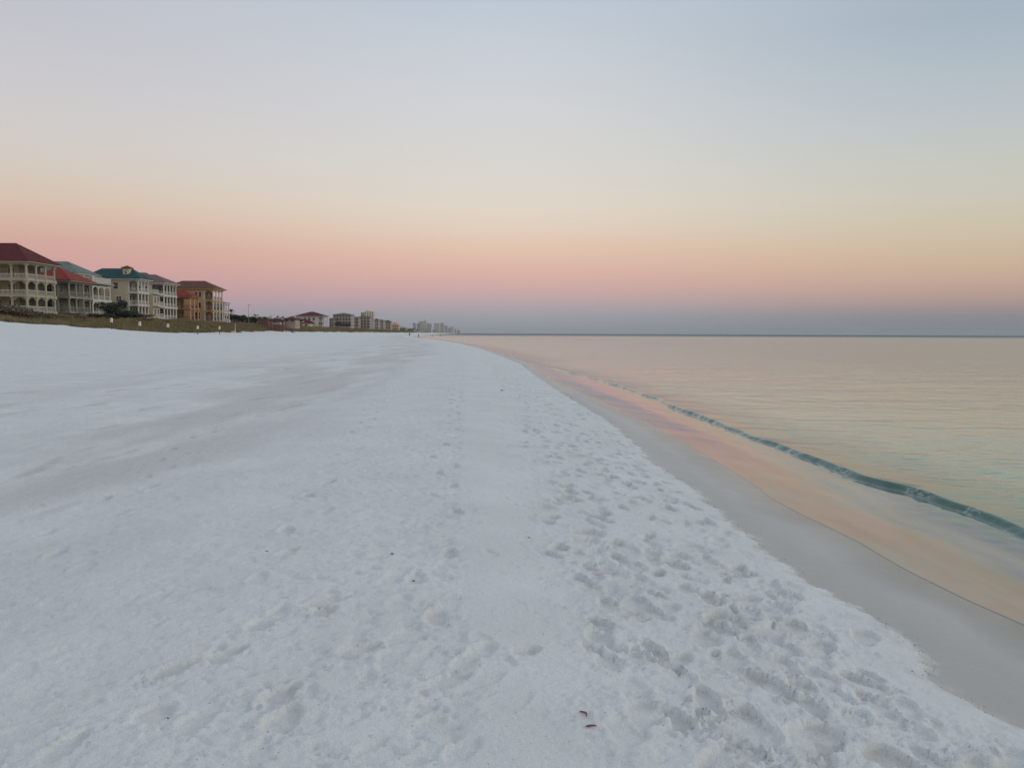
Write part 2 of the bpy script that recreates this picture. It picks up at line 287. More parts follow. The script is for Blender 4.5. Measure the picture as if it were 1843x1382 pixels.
# damp, dusty bands parallel to the shore on the berm
trough = M_('MULTIPLY', mr(noise(.7, 5, (1, .2, 1)), .40, .58), M_('MULTIPLY', mr(ta.outputs['Fac'], 5.8, 7.5), mr(ta.outputs['Fac'], 19, 9)))
dryc = mx(M_('MULTIPLY', trough, .5), dryc, (.53,.51,.49))
lines = M_('MULTIPLY', mr(noise(2.2, 6, (1, .22, 1)), .60, .70), M_('MULTIPLY', mr(ta.outputs['Fac'], 6.5, 8), mr(ta.outputs['Fac'], 22, 11)))
dryc = mx(M_('MULTIPLY', lines, .35), dryc, (.38,.35,.32))
wetc = mx(mr(noise(1.1, 4, (1, .4, 1)), .3, .7), (.44,.44,.40), (.52,.515,.48))
wetc = mx(mr(M_('ADD', ta.outputs['Fac'], M_('MULTIPLY', noise(1.4, 3), .5)), .1, .8), (.19,.195,.165), wetc)   # soaked beside the water
c_ = mx(wa.outputs['Fac'], dryc, wetc)
vm = M_('MULTIPLY', va.outputs['Fac'], mr(noise(.45, 5), .36, .50)); vegc = mx(mr(noise(.5, 4), .42, .58), (.085,.085,.035), (.27,.19,.10))
c_ = mx(vm, c_, vegc)
sc_ = n_('ShaderNodeVectorMath'); sc_.operation = 'SCALE'; l_(c_, sc_.inputs[0]); l_(M_('MULTIPLY', grain, speck), sc_.inputs['Scale']); l_(sc_.outputs[0], b.inputs['Base Color'])
l_(mx(wa.outputs['Fac'], (.95,.95,.95), mx(mr(ta.outputs['Fac'], .0, .8), (.22,.22,.22), (.55,.55,.55))), b.inputs['Roughness']); l_(mr(wa.outputs['Fac'], 0, 1, .1, .5), b.inputs['Specular IOR Level'])
bp = n_('ShaderNodeBump'); bp.inputs['Distance'].default_value = .010; l_(mr(wa.outputs['Fac'], 0, 1, .8, .10), bp.inputs['Strength'])
l_(M_('ADD', noise(42, 7), M_('MULTIPLY', noise(180, 2), .35)), bp.inputs['Height'])
bq = n_('ShaderNodeBump'); bq.inputs['Distance'].default_value = .012; l_(mr(wa.outputs['Fac'], 0, 1, .75, .02), bq.inputs['Strength']); l_(noise(9, 7, (1, 1.5, 1)), bq.inputs['Height']); l_(bp.outputs[0], bq.inputs['Normal']); l_(bq.outputs[0], b.inputs['Normal'])
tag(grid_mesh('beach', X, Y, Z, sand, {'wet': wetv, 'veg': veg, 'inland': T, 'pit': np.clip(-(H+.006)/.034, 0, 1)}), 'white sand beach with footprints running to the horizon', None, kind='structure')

# ------------------------------------------------------------------ sea
yw = np.concatenate([np.linspace(-40, 1.8, 12), np.geomspace(2.0, 60, 620), np.geomspace(61, 600, 150), np.geomspace(620, 15000, 50)])
NW = 420; n1 = 200
span1 = np.clip(tbl(CL, yw)-Wx(yw)+1.0, 1.5, 4)*np.where(yw > 60, np.maximum(1, yw/60), 1)
full = np.maximum(.75*np.abs(yw)+14-Wx(yw), span1+4)
s1 = np.linspace(0, 1, n1)**1.1; s2 = np.geomspace(1, 2, NW-n1+1)[1:]-1
s2 = (np.exp(s2*3)-1)/(math.exp(3)-1)
XW = Wx(yw)[:,None]+np.concatenate([span1[:,None]*s1[None,:], span1[:,None]+(full-span1)[:,None]*s2[None,:]], 1)
YW = np.repeat(yw[:,None], NW, 1); U = XW-Wx(yw)[:,None]; V = XW-tbl(CL, YW)-.05*perlin(YW/1.3, YW*0, 210)
bz = .16-np.maximum(U, 0)*.13
film = np.where(U < 1.15, .163-.135*U, 0); film = np.maximum(film, .012*smoothstep(3, 1, U))
k = 12.0; a_ = .163-.135*U; film = np.log(np.exp(k*4*a_)+np.exp(0))/(k*4)                       # smooth max(a, 0)
film = film-.006*smoothstep(.25, .0, U)*(U < .25)*0
amp = .070*smoothstep(54, 40, YW)*(1+.42*perlin(YW/3.2, YW*0+.5, 220)+.22*perlin(YW/1.1, YW*0, 221))
amp = np.maximum(amp, 0)
Vn = V-.06+.13*fbm(YW/4.1, YW*0+2, 2, 230)+.022*fbm(YW*3.7, XW*1.5, 3, 231)
front = smoothstep(-.16, -.03, Vn); back = np.exp(-np.maximum(Vn, 0)/.9)
wave = amp*np.where(Vn < 0, front, back)
chop = smoothstep(.0, 1.2, V)*(.010*fbm(XW/.9+.3*YW, YW/.5, 3, 240)+.014*perlin(XW/2.6, YW/1.5, 250)) * smoothstep(120, 40, YW)
face = np.exp(-((Vn+.10)/.10)**2)*(.006*fbm(XW*4, YW*1.3+XW, 5, 260)+.004*fbm(XW*14, YW*9, 2, 262))*smoothstep(54, 40, YW)
surge = .010*np.exp(-((U-1.35-.2*perlin(YW/2, YW*0, 270))/.16)**2)*(.5+perlin(YW/1.5, YW*0, 275))*smoothstep(40, 25, YW)
trg = smoothstep(-1.1, -.25, V)*smoothstep(.1, -.2, V)*.0025*fbm(XW*3, YW*3, 2, 280)
ZW = film+wave+chop+face+surge+trg
ZW += smoothstep(60, 200, YW)*.02*smoothstep(4, 20, U)*0
ZW[:,0] = .160
RGH, BMP = .14, .5
sea = bpy.data.materials.new('calm_gulf_water'); sea.use_nodes = True; t = sea.node_tree; b = t.nodes['Principled BSDF']; n_ = t.nodes.new; l_ = t.links.new
geo = n_('ShaderNodeNewGeometry'); da = n_('ShaderNodeAttribute'); da.attribute_name = 'offshore'; fa = n_('ShaderNodeAttribute'); fa.attribute_name = 'crest'
sep = n_('ShaderNodeSeparateXYZ'); l_(geo.outputs['Position'], sep.inputs[0])
swash = mx(mr(noise(2.5, 4, (1, .25, 1)), .35, .65), (.165,.165,.155), (.245,.235,.22)); deep = mx(mr(noise(.12, 3, (1, .6, 1)), .4, .62), (.14,.25,.185), (.11,.22,.175))
deep = mx(mr(da.outputs['Fac'], 1, 40), (.27,.35,.25), deep); far = mx(mr(sep.outputs['Y'], 350, 1200), deep, (.03,.06,.075))
c_ = mx(mr(da.outputs['Fac'], -.5, .05), swash, (.045,.145,.105)); c_ = mx(mr(da.outputs['Fac'], .15, 2.5), c_, far)
foam = M_('MULTIPLY', fa.outputs['Fac'], mr(noise(22, 4), .50, .60)); c_ = mx(foam, c_, (.36,.42,.41)); l_(c_, b.inputs['Base Color'])
b.inputs['IOR'].default_value = 1.42; b.inputs['Specular IOR Level'].default_value = .5
rg = M_('MULTIPLY', mr(sep.outputs['Y'], 8, 70, .04, RGH), mr(sep.outputs['Y'], 350, 1300, 1, 3.8)); l_(rg, b.inputs['Roughness'])
# ripples: fine near the shore, wind-ruffled far out
w1 = noise(5.5, 4, (.55, 1.3, 1)); w2 = noise(1.3, 4, (.45, 1.2, 1)); w3 = noise(.25, 4, (.4, 1, 1))
hh = M_('ADD', M_('MULTIPLY', w1, .35), M_('ADD', w2, M_('MULTIPLY', w3, 2.5)))
bp = n_('ShaderNodeBump'); bp.inputs['Distance'].default_value = .055; l_(hh, bp.inputs['Height'])
calm = mr(da.outputs['Fac'], 0, 1.0, .0, 1); patchy = mr(noise(.09, 3, (.6, 1, 1)), .35, .65, .35, 1.0)
l_(M_('MULTIPLY', calm, M_('MULTIPLY', patchy, mr(sep.outputs['Y'], 10, 100, .6, BMP))), bp.inputs['Strength'])
bp2 = n_('ShaderNodeBump'); bp2.inputs['Distance'].default_value = .007; bp2.inputs['Strength'].default_value = .6; l_(noise(2.2, 3, (1.0, .22, 1)), bp2.inputs['Height']); l_(bp.outputs[0], bp2.inputs['Normal'])
l_(bp2.outputs[0], b.inputs['Normal'])
crestm = np.exp(-((Vn+.09)/.09)**2)*smoothstep(.0, .3, perlin(YW/.9, YW*0+9, 290))*smoothstep(54, 40, YW)
tag(grid_mesh('sea', XW, YW, ZW, sea, {'offshore': np.where(YW < 60, V, U-2), 'crest': crestm}), 'calm sea with one low green wave breaking along the shore', None, kind='structure')

# ------------------------------------------------------------------ house kit
def hip(x0, x1, y0, y1, z, rise, over, th=.16):
    x0 -= over; x1 += over; y0 -= over; y1 += over; w, d = x1-x0, y1-y0; i = min(w, d)/2
    if w >= d: r = [(x0+i, (y0+y1)/2, z+rise), (x1-i+.01, (y0+y1)/2, z+rise)]; fs = [(4,5,9,8),(5,6,9),(6,7,8,9),(7,4,8)]
    else: r = [((x0+x1)/2, y0+i, z+rise), ((x0+x1)/2, y1-i+.01, z+rise)]; fs = [(4,5,8),(5,6,9,8),(6,7,9),(7,4,8,9)]
    v = [(x0,y0,z-th),(x1,y0,z-th),(x1,y1,z-th),(x0,y1,z-th),(x0,y0,z),(x1,y0,z),(x1,y1,z),(x0,y1,z)]+r
    return MB().poly(v, [(3,2,1,0),(0,1,5,4),(1,2,6,5),(2,3,7,6),(3,0,4,7)]+fs)
_win = {}
def window(parent, loc, w, h, rot=0, trim='white', arch=False, panes=1):
    key = (round(w, 2), round(h, 2), trim, arch, panes)
    if key not in _win:
        fr = MB(); t_ = .12; fr.box(-w/2-t_, -w/2, -.06, .04, -.12, h+.12).box(w/2, w/2+t_, -.06, .04, -.12, h+.12).box(-w/2, w/2, -.06, .04, h, h+.12).box(-w/2, w/2, -.10, .04, -.12, 0)
        for i in range(1, panes+1):
            if panes > 1 and i < panes: x = -w/2+w*i/panes; fr.box(x-.05, x+.05, -.05, .03, 0, h)
        fr.box(-w/2, w/2, -.04, .02, h*.5-.025, h*.5+.025)
        if arch:
            pts = []; n = 8
            for r in (w/2+t_, w/2-.02):
                for i in range(n+1): a = math.pi*i/n; pts += [(math.cos(a)*r, -.05, h+.12+math.sin(a)*r*.6)]
            fr.poly(pts, [(i, i+1, n+2+i, n+1+i) for i in range(n)])
        _win[key] = (fr.mesh('window', M[trim]), MB().box(-w/2, w/2, -.02, .01, 0, h).mesh('pane', M['glass']))
    f = link('window', _win[key][0], parent, loc, (0, 0, rot)); link('pane', _win[key][1], f); return f
def arch_panel(w, h, sag, th=.18):
    """spandrel filling the top of a bay of width w (along local X), hanging down h at the ends"""
    m = MB(); n = 8
    for yy in (-th/2, th/2):
        pts = [(i*w/n, yy, 0) for i in range(n+1)] + [(i*w/n, yy, -h+sag*math.sin(math.pi*i/n)) for i in range(n+1)]
        m.poly(pts, [(i, i+1, n+2+i, n+1+i) for i in range(n)])
    o = 2*(n+1)
    m.f += [(n+1+i, n+2+i, o+n+2+i, o+n+1+i) for i in range(n)]; return m
def rail_mb(L_, h=1.0, gap=.28, bal=.05, solid=False):
    m = MB(); m.box(0, L_, -.05, .05, h-.09, h); m.box(0, L_, -.035, .035, .08, .15)
    if solid: m.box(0, L_, -.03, .03, .15, h-.09)
    else:
        n = max(2, int(L_/gap))
        for i in range(1, n): x = L_*i/n; m.box(x-bal/2, x+bal/2, -bal/2, bal/2, .15, h-.09)
    return m
def house(name, label, px, d, z0, wid, dep, st, sh, wall, trim, roof, rise, over=.8, porch=2.5, nb=3, arches=False, wins=(), recess='shade', railm=None, south=0, nsb=3, colr=.2, roofx=0, group='beach houses in a row behind the dune', colm=None, gap=.28, solid=False):
    x = lat(px, d); H_ = thing(name, label, 'house', (x, d, z0), 0, group); wm, tm = M[wall], M[trim]; cm = M[colm or trim]; rm_ = M[railm or trim]
    top = st*sh; Hh = top
    MB().box(-wid, -porch, south, dep, -2.5, top-.02).build('wall', wm, H_)
    if porch: MB().box(-porch, -porch+.04, south+.1, dep-.1, 0, top-.05).build('porch_wall', M[recess], H_)  # thin sheet over the wall, its darker colour paints in the porch shade
    floor = MB().box(-porch+.045, .12, -.12, dep+.12, -.3, 0); fl = floor.mesh('porch_floor', tm); sf = MB().box(-wid, -porch+.04, -.12, south-.003, -.3, 0).mesh('porch_floor', tm) if south else None
    hc = sh-.3; cmesh = MB().box(-colr*1.4, colr*1.4, -colr*1.4, colr*1.4, 0, .18).box(-colr*1.3, colr*1.3, -colr*1.3, colr*1.3, hc-.2, hc).cone((0,0,.18), colr, (0,0,hc-.2), colr*.85, 10).mesh('column', cm)
    bay = (dep-.4)/nb; re = rail_mb(bay-.3, 1.0, gap, solid=solid).mesh('railing', rm_); rs_ = rail_mb(porch-.5, 1.0, gap, solid=solid).mesh('railing', rm_)
    ap = arch_panel(bay, .95, .80).mesh('arch', wm) if arches else None; aps = arch_panel(porch-.3, .95, .80).mesh('arch', wm) if arches else None
    sb = (wid-porch)/nsb if south else 0; rso = rail_mb(sb-.3, 1.0, gap, solid=solid).mesh('railing', rm_) if south else None
    for k in range(st):
        z = k*sh; link('porch_floor', fl, H_, (0, 0, z))
        if south: link('porch_floor', sf, H_, (0, 0, z))
        for i in range(nb+1): link('column', cmesh, H_, (-.2, .2+i*bay, z))
        link('column', cmesh, H_, (-porch+.12 if not south else -porch, .2, z))
        for i in range(nb):
            link('railing', re, H_, (-.2, .35+i*bay, z), (0, 0, math.pi/2))
            if arches and (nb != 3 or not south or k < st-1): link('arch', ap, H_, (-.2, .2+i*bay, z+sh-.302), (0, 0, math.pi/2))
            yy = .2+(i+.5)*bay
            if yy > south+.9:
                if (i+k) % 2: window(H_, (-porch+.10, yy, z+.9), 1.1, 1.3, math.pi/2, trim)
                else:
                    dm = MB().box(-.5, .5, -.05, .02, 0, 2.15).box(.36, .42, -.10, -.052, .95, 1.1).build('door', M['door'], H_); dm.location = (-porch+.10, yy, z+.02); dm.rotation_euler = (0, 0, math.pi/2)
        link('railing', rs_, H_, (-porch+.28, .2, z))
        if arches and (not south or k < st-1): link('arch', aps, H_, (-porch+.1, .2, z+sh-.302))
        if south:
            for i in range(1, nsb+1):
                link('column', cmesh, H_, (-porch-i*sb, .2, z)); link('railing', rso, H_, (-porch-i*sb+.15, .2, z))
                window(H_, (-porch-(i-.5)*sb, south-.06, z+.8), 1.3, 1.4, 0, trim)
    for w in wins:
        fx, zz, ww, hh_ = w[:4]; window(H_, (-porch-fx, -.05+south, zz), ww, hh_, 0, w[4] if len(w) > 4 else trim, len(w) > 5 and w[5], w[6] if len(w) > 6 else 1)
    MB().box(-wid-.1, .15, -.15, dep+.15, top-.3, top-.02).build('cornice', tm, H_)
    MB().box(-wid-over+.02, over-.02, -over+.02, dep+over-.02, top, top+.14).build('fascia', tm, H_)
    hip(-wid-roofx, 0, 0, dep, top+.30, rise, over).build('roof', M[roof], H_)
    return H_
def stairs(parent, x, y, z, run, rise_, w, n, m, dirx=1):
    s_ = MB(); 
    for i in range(n): s_.box(min(x+dirx*run*i/n, x+dirx*run*(i+1)/n), max(x+dirx*run*i/n, x+dirx*run*(i+1)/n), y, y+w, z-rise_*(i+1)/n, z-rise_*(i+1)/n+.07)
    for yy in (y, y+w): s_.cone((x, yy, z+.9), .06, (x+dirx*run, yy, z-rise_+.9), .06, 6); s_.cone((x, yy, z-.1), .12, (x+dirx*run, yy, z-rise_), .12, 4)
    for i in range(5):
        for yy in (y, y+w): xx = x+dirx*run*i/4; s_.box(xx-.04, xx+.04, yy-.04, yy+.04, z-rise_*i/4-.2, z-rise_*i/4+.9)
    return s_.build('stairs', m, parent)

# H1 nearest, dark red hip roof
g = dict(group=None)
h1 = house('beach_house', 'largest three-storey house at the left edge, dark red hip roof and yellow-olive columns', 53, 151, 5.9, 22, 9.5, 3, 3.05, 'olive', 'olivetrim', 'rred', 3.8, .9, 3.0, 3, True, south=2.4, nsb=7, colr=.24, railm='white', gap=.24)
# H2 behind: grey-green roof
h2 = house('beach_house', 'pale house with grey-green hip roof rising behind the red tile roof', 142, 186, 5.8, 16, 9, 3, 3.2, 'white', 'white', 'rgg', 3.0, .9, 2.5, 3, False, wins=[(2, 7.2, 1, 1.3), (5, 7.2, 1, 1.3)], recess='shadew')
# H3 red tile roof, grey-green
h3 = house('beach_house', 'two-storey grey-green house with bright red tile roof beside the big dark red roof', 128, 165, 6.2, 9, 8.5, 2, 3.1, 'greywall', 'greytrim', 'rtile', 2.9, .9, 2.6, 3, False, wins=[(1.5, 4, 1.1, 1.6), (3.5, 4, 1.1, 1.6), (1.5, .9, 1.1, 1.6), (3.5, .9, 1.1, 1.6)], nsb=3)
stairs(h3, .2, 3.5, 0, 4.5, 2.6, 1.4, 12, M['greytrim'])
# H4 white with roof terrace
x4 = lat(170, 176)
h4 = thing('beach_house', 'white two-storey house with flat roof terrace, balustrade and stair down to the dune', 'house', (x4, 176, 5.6), 0, 'beach houses in a row behind the dune')
MB().box(-8, -2.4, 0, 8, -2.5, 7.0).build('wall', M['white'], h4); MB().box(-2.4, -2.36, .1, 7.9, 0, 7.0).build('porch_wall', M['shade'], h4)  # dark sheet on the white wall paints in the porch shade
cm4 = MB().box(-.27,.27,-.27,.27,0,.2).box(-.25,.25,-.25,.25,2.9,3.15).cone((0,0,.2),.19,(0,0,2.9),.16,10).mesh('column', M['white']); fl4 = MB().box(-2.35, .12, -.12, 8.12, -.32, 0).mesh('porch_floor', M['white'])
rl4 = rail_mb(2.3, 1, .24).mesh('railing', M['white']); rs4 = rail_mb(1.9, 1, .24).mesh('railing', M['white']); ar4 = arch_panel(2.53, .9, .7).mesh('arch', M['white'])
for k in range(2):
    link('porch_floor', fl4, h4, (0, 0, k*3.5))
    for i in range(4): link('column', cm4, h4, (-.2, .2+i*2.53, k*3.5))
    link('column', cm4, h4, (-2.2, .2, k*3.5)); link('railing', rs4, h4, (-2.15, .2, k*3.5))
    for i in range(3):
        link('railing', rl4, h4, (-.2, .3+i*2.53, k*3.5), (0, 0, math.pi/2)); link('arch', ar4, h4, (-.2, .2+i*2.53, k*3.5+3.17), (0, 0, math.pi/2))
        window(h4, (-2.3, 1.5+i*2.4, k*3.5+.8), 1.1, 1.7, math.pi/2, 'white')
for zz in (.9, 4.3): window(h4, (-5, -.05, zz), 1.1, 1.5, 0, 'white')
MB().box(-8.6, .6, -.6, 8.6, 7.0, 7.28).build('cornice', M['greytrim'], h4)
rb = rail_mb(8.0, 1.25, .3, .12).mesh('roof_balustrade', M['white']); link('roof_balustrade', rb, h4, (-7.9, -.1, 7.28)); link('roof_balustrade', rb, h4, (.1, 0, 7.28), (0, 0, math.pi/2))
MB().box(-6, -2, 2, 6, 7.28, 8.0).build('roof_deck', M['white'], h4)
for i in range(5): MB().box(-.16, .16, -.16, .16, 0, 1.45).build('baluster_post', M['white'], h4).location = (-7.9+i*2, -.1, 7.28)
stairs(h4, .2, 2.5, 0, 5.0, 2.8, 1.6, 12, M['white'])
# H5 cream with green roof
h5 = house('beach_house', 'cream stucco house with dark green hip roof and small red-capped cupola', 252, 196, 5.7, 13, 5.6, 3, 3.05, 'cream', 'white', 'rgreen', 2.6, .8, 2.6, 3, False, wins=[(5.2, 7.3, .7, .7, 'white'), (2.9, 6.9, 1.1, 1.5, 'white'), (5.0, 4.0, 1.2, 1.1, 'white', True), (2.2, 3.9, 1.2, 1.1, 'white', True, 2)], recess='shadew')
MB().box(-4.0, -2.5, .6, 2.1, 9.3, 12.0).build('cupola', M['cream'], h5); hip(-4.0, -2.5, .6, 2.1, 12.1, .55, .35).build('cupola_roof', M['rbrown'], h5); window(h5, (-3.25, .55, 10.6), .5, .7, 0, 'white')
MB().poly([(-8,-.02,2.6),(-2.6,-.02,2.6),(-2.6,-1.3,2.1),(-8,-1.3,2.1),(-8,-.02,2.45),(-2.6,-.02,2.45),(-2.6,-1.3,2.0),(-8,-1.3,2.0)], [(0,1,2,3),(4,7,6,5),(3,2,6,7),(0,3,7,4),(1,5,6,2)]).build('awning', M['woodr'], h5)
MB().box(-2.6, .9, 5.75, 9.6, -2, 6.1).build('wing_wall', M['cream'], h5)
for k in range(2):
    for i in range(2): window(h5, (.94, 6.8+i*1.7, k*3.05+.8), .9, 1.3, math.pi/2, 'white')
    MB().box(.91, 2.1, 5.7, 9.7, k*3.05-.25, k*3.05).build('porch_floor', M['white'], h5); link('railing', rail_mb(3.9, 1, .24).mesh('railing', M['white']), h5, (2.0, 5.75, k*3.05), (0, 0, math.pi/2))
link('railing', rail_mb(3.9, 1, .24).mesh('railing', M['white']), h5, (.8, 5.75, 6.1), (0, 0, math.pi/2)); MB().box(.0, 2.1, 5.7, 9.7, 5.85, 6.1).build('porch_roof', M['white'], h5)
# H6 white tall columns
h6 = house('beach_house', 'white three-storey house with tall paired porch columns and grey-brown roof', 298, 216, 5.6, 15, 8.0, 3, 3.2, 'white', 'white', 'rgb', 2.3, .8, 3.6, 4, False, wins=[(1.2, 7.4, .9, 1.4), (3.2, 7.4, .9, 1.4), (1.2, 1.0, .9, 1.4), (3.2, 1.0, .9, 1.4)], recess='shade', colr=.21)
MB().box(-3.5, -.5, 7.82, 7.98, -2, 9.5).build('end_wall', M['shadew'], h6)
MB().box(-15, -7.5, 9.5, 14, -2, 10.6).build('rear_wall', M['white'], h6); hip(-15.5, -7.2, 8.9, 15, 10.9, 2.4, .6).build('rear_roof', M['rgb'], h6)
# H7 orange
h7 = house('beach_house', 'low two-storey orange stucco house with red tile roof beside the tan house', 345, 232, 5.6, 9, 6.0, 2, 3.3, 'orange', 'orange', 'rtile', 1.9, .7, 4.4, 2, False, wins=[(1.0, 4, .9, 1.4, 'white'), (1.0, .9, .9, 1.4, 'white')], recess='shadeo', railm='iron', colm='peach')
# H8 tan
h8 = house('beach_house', 'tan-yellow three-storey stucco house with brown roof and arched balconies', 386, 243, 5.6, 15, 8.0, 3, 3.15, 'tan', 'tan', 'rbrown', 2.5, .9, 2.9, 3, True, wins=[(2.3, 7.3, .75, 1.3, 'white'), (1.1, 7.3, .75, 1.3, 'white'), (1.4, 3.9, .9, 1.5, 'tan'), (2.0, .6, 1.5, 1.9, 'white', False, 2)], recess='shadeo', railm='iron', colm='white')
# H9 small pale house beyond
h9 = house('beach_house', 'narrow pale grey house partly hidden at the far right end of the near row', 405, 262, 5.6, 5, 5.0, 2, 2.95, 'greytrim', 'white', 'rgg', .5, .25, 1.6, 2, False, wins=[(.8, 3.6, .7, 1.2), (.8, .8, .7, 1.2)], recess='shadew')
# H10 red roofed white pavilion house
h10 = house('beach_house', 'white house with dark red hip roof standing alone past the palms', 581, 545, 6.0, 18, 16, 2, 3.6, 'white', 'white', 'rred', 3.0, 1.0, 3, 4, False, wins=[(3, 4.4, 1.4, 1.8), (6, 4.4, 1.4, 1.8), (9, 4.4, 1.4, 1.8)], recess='shadew', gap=.6)
hip(-22, -6, -8, 0, 2.6, 2.6, .8).build('lower_roof', M['rred'], h10); MB().box(-21.5, -6.5, -7.6, -.02, -1, 2.4).build('wing_wall', M['white'], h10)
MB().poly([(-15,-8.4,2.9),(-10,-8.4,2.9),(-12.5,-8.4,4.6),(-15,-3,2.9),(-10,-3,2.9),(-12.5,-3,4.6)], [(0,1,2),(3,5,4),(0,2,5,3),(2,1,4,5),(1,0,3,4)]).build('gable', M['cream'], h10)
for i in range(4): window(h10, (-20+i*3.6, -7.66, .5), 1.6, 1.3, 0, 'white')
for o in (h9,): pass

# ------------------------------------------------------------------ condos and towers farther along the coast
def block(name, label, cat, px0, px1, ytop, ybase, d, wall, roof=None, rise=0, st=4, nw=5, dep=None, wincol='glass', extras=(), group='distant buildings along the coast', ridges=0):
    x0, x1 = lat(px0, d), lat(px1, d); zt = hgt((px0+px1)/2, ytop, d)-rise; zb = hgt((px0+px1)/2, ybase, d); o = thing(name, label, cat, (x1, d, zb), 0, group)
    w = x1-x0; dep = dep or w*.8; H_ = zt-zb; MB().box(-w, 0, 0, dep, -6, H_).build('wall', M[wall], o)
    if roof: hip(-w, 0, 0, dep, H_+.1, rise, w*.04).build('roof', M[roof], o)
    else: MB().box(-w-.2, .2, -.2, dep+.2, H_, H_+.6).build('parapet', M[wall], o)
    sh = H_/st; wp = w/nw; wm_ = MB().box(-wp*.28, wp*.28, -.05, .05, 0, sh*.5).mesh('window', M[wincol]); bm_ = MB().box(-w+.3, -.3, -.9, -.003, -.1, .35).mesh('balcony', M[wall])
    for k in range(st):
        if d < 1500 and k and not ridges: link('balcony', bm_, o, (0, 0, k*sh))
        for i in range(nw): link('window', wm_, o, (-w+wp*(i+.5), -.04, k*sh+sh*.3))
        if d < 1500:
            for i in range(3): link('window', wm_, o, (.04, dep*(i+.5)/3, k*sh+sh*.3), (0, 0, math.pi/2))
    for e in extras:
        a, b_, c, h_ = e; MB().box(-w+a*w, -w+b_*w, dep*.25, dep*.7, H_+.6, H_+.6+h_).build('roof_block', M[wall], o)
    for i in range(ridges):
        xx = -w+w*(i+.5)/ridges; q = w/ridges*.42
        MB().poly([(xx-q,-.6,H_+.1),(xx+q,-.6,H_+.1),(xx,-.6,H_+.1+q*.9),(xx-q,3,H_+.1),(xx+q,3,H_+.1),(xx,3,H_+.1+q*.9)], [(0,1,2),(3,5,4),(0,2,5,3),(2,1,4,5),(1,0,3,4)]).build('gable', M[roof or wall], o)
    return o
c1 = block('condominium', 'brown four-storey condominium with stepped hip roof right of the red-roofed white house', 'condominium', 600, 632, 563, 589, 640, 'condg', 'rgb', 1.6, 4, 6, 14)
block('condominium', 'lower brown stucco wing left of the stepped condominium', 'condominium', 593, 601, 572, 589, 632, 'cond', 'rgb', .8, 3, 2, 12)
block('condominium', 'plain brown condominium half hidden between two pale-trimmed blocks', 'condominium', 631, 645, 570, 589, 700, 'cond', 'rbrown', .8, 3, 3, 12)
block('condominium', 'greige condominium with pale corner tower in front of the white high-rise', 'condominium', 642, 666, 568, 591, 760, 'condg', 'rgb', 1.6, 4, 4, 14)
MBt = block('tower', 'slim cream stair tower at the corner of the greige condominium', 'tower', 644, 648, 570, 591, 752, 'cream', 'rgb', .8, 4, 1, 3)
block('condominium', 'cream-fronted condominium wing right below the white high-rise', 'condominium', 658, 671, 573, 591, 800, 'condg', 'rgb', 1, 4, 3, 14)
block('tower', 'cream white high-rise with stepped top rising behind the condominiums', 'high-rise', 656, 673, 561, 590, 1250, 'towerw', None, 0, 9, 4, 18, extras=[(.15,.45,0,3),(.55,.8,0,1.5)])
block('tower', 'grey shoulder block against the left side of the white high-rise', 'high-rise', 650, 657, 563, 590, 1260, 'farg', None, 0, 8, 2, 18)
for a, b_, yt, d, lab in ((672,681,573,880,'first brown gabled townhouse right of the white high-rise'),(681,690,575,920,'second brown gabled townhouse, middle of the trio'),(690,703,576,960,'last and widest brown gabled townhouse beside the orange roof')):
    block('townhouse', lab, 'townhouse', a, b_, yt, 592, d, 'condg', 'rgb', 2, 3, 3, 14, ridges=2)
block('beach_building', 'low peach building with orange roof at the end of the dune', 'building', 703, 717, 580, 594, 1100, 'cream', 'rorange', 4, 2, 4, 16)
block('beach_building', 'low grey-roofed building just past the orange roof', 'building', 716, 731, 586, 597, 1400, 'farg', 'farb', 4, 2, 4, 16)
block('beach_building', 'long low pale grey building behind the far trees', 'building', 729, 746, 590, 598, 1800, 'farg', 'farb', 2, 2, 4, 16)
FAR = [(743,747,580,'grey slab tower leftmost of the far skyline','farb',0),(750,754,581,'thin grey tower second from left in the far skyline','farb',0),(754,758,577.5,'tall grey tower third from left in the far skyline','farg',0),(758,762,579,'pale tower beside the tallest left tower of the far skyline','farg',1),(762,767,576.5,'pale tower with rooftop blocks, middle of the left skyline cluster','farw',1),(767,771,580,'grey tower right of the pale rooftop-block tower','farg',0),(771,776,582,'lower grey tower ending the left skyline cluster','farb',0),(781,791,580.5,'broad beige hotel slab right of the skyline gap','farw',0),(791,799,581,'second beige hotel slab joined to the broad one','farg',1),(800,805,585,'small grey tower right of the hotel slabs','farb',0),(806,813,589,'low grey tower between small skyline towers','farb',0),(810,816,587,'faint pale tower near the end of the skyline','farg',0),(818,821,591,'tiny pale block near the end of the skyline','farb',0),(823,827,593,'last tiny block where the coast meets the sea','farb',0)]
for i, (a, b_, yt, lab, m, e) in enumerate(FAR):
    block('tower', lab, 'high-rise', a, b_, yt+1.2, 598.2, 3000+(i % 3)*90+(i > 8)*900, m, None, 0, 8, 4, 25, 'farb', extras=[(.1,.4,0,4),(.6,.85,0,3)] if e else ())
block('beach_building', 'long low white building in front of the left skyline cluster', 'building', 757, 776, 591, 598, 2300, 'farw', None, 0, 2, 5, 16)

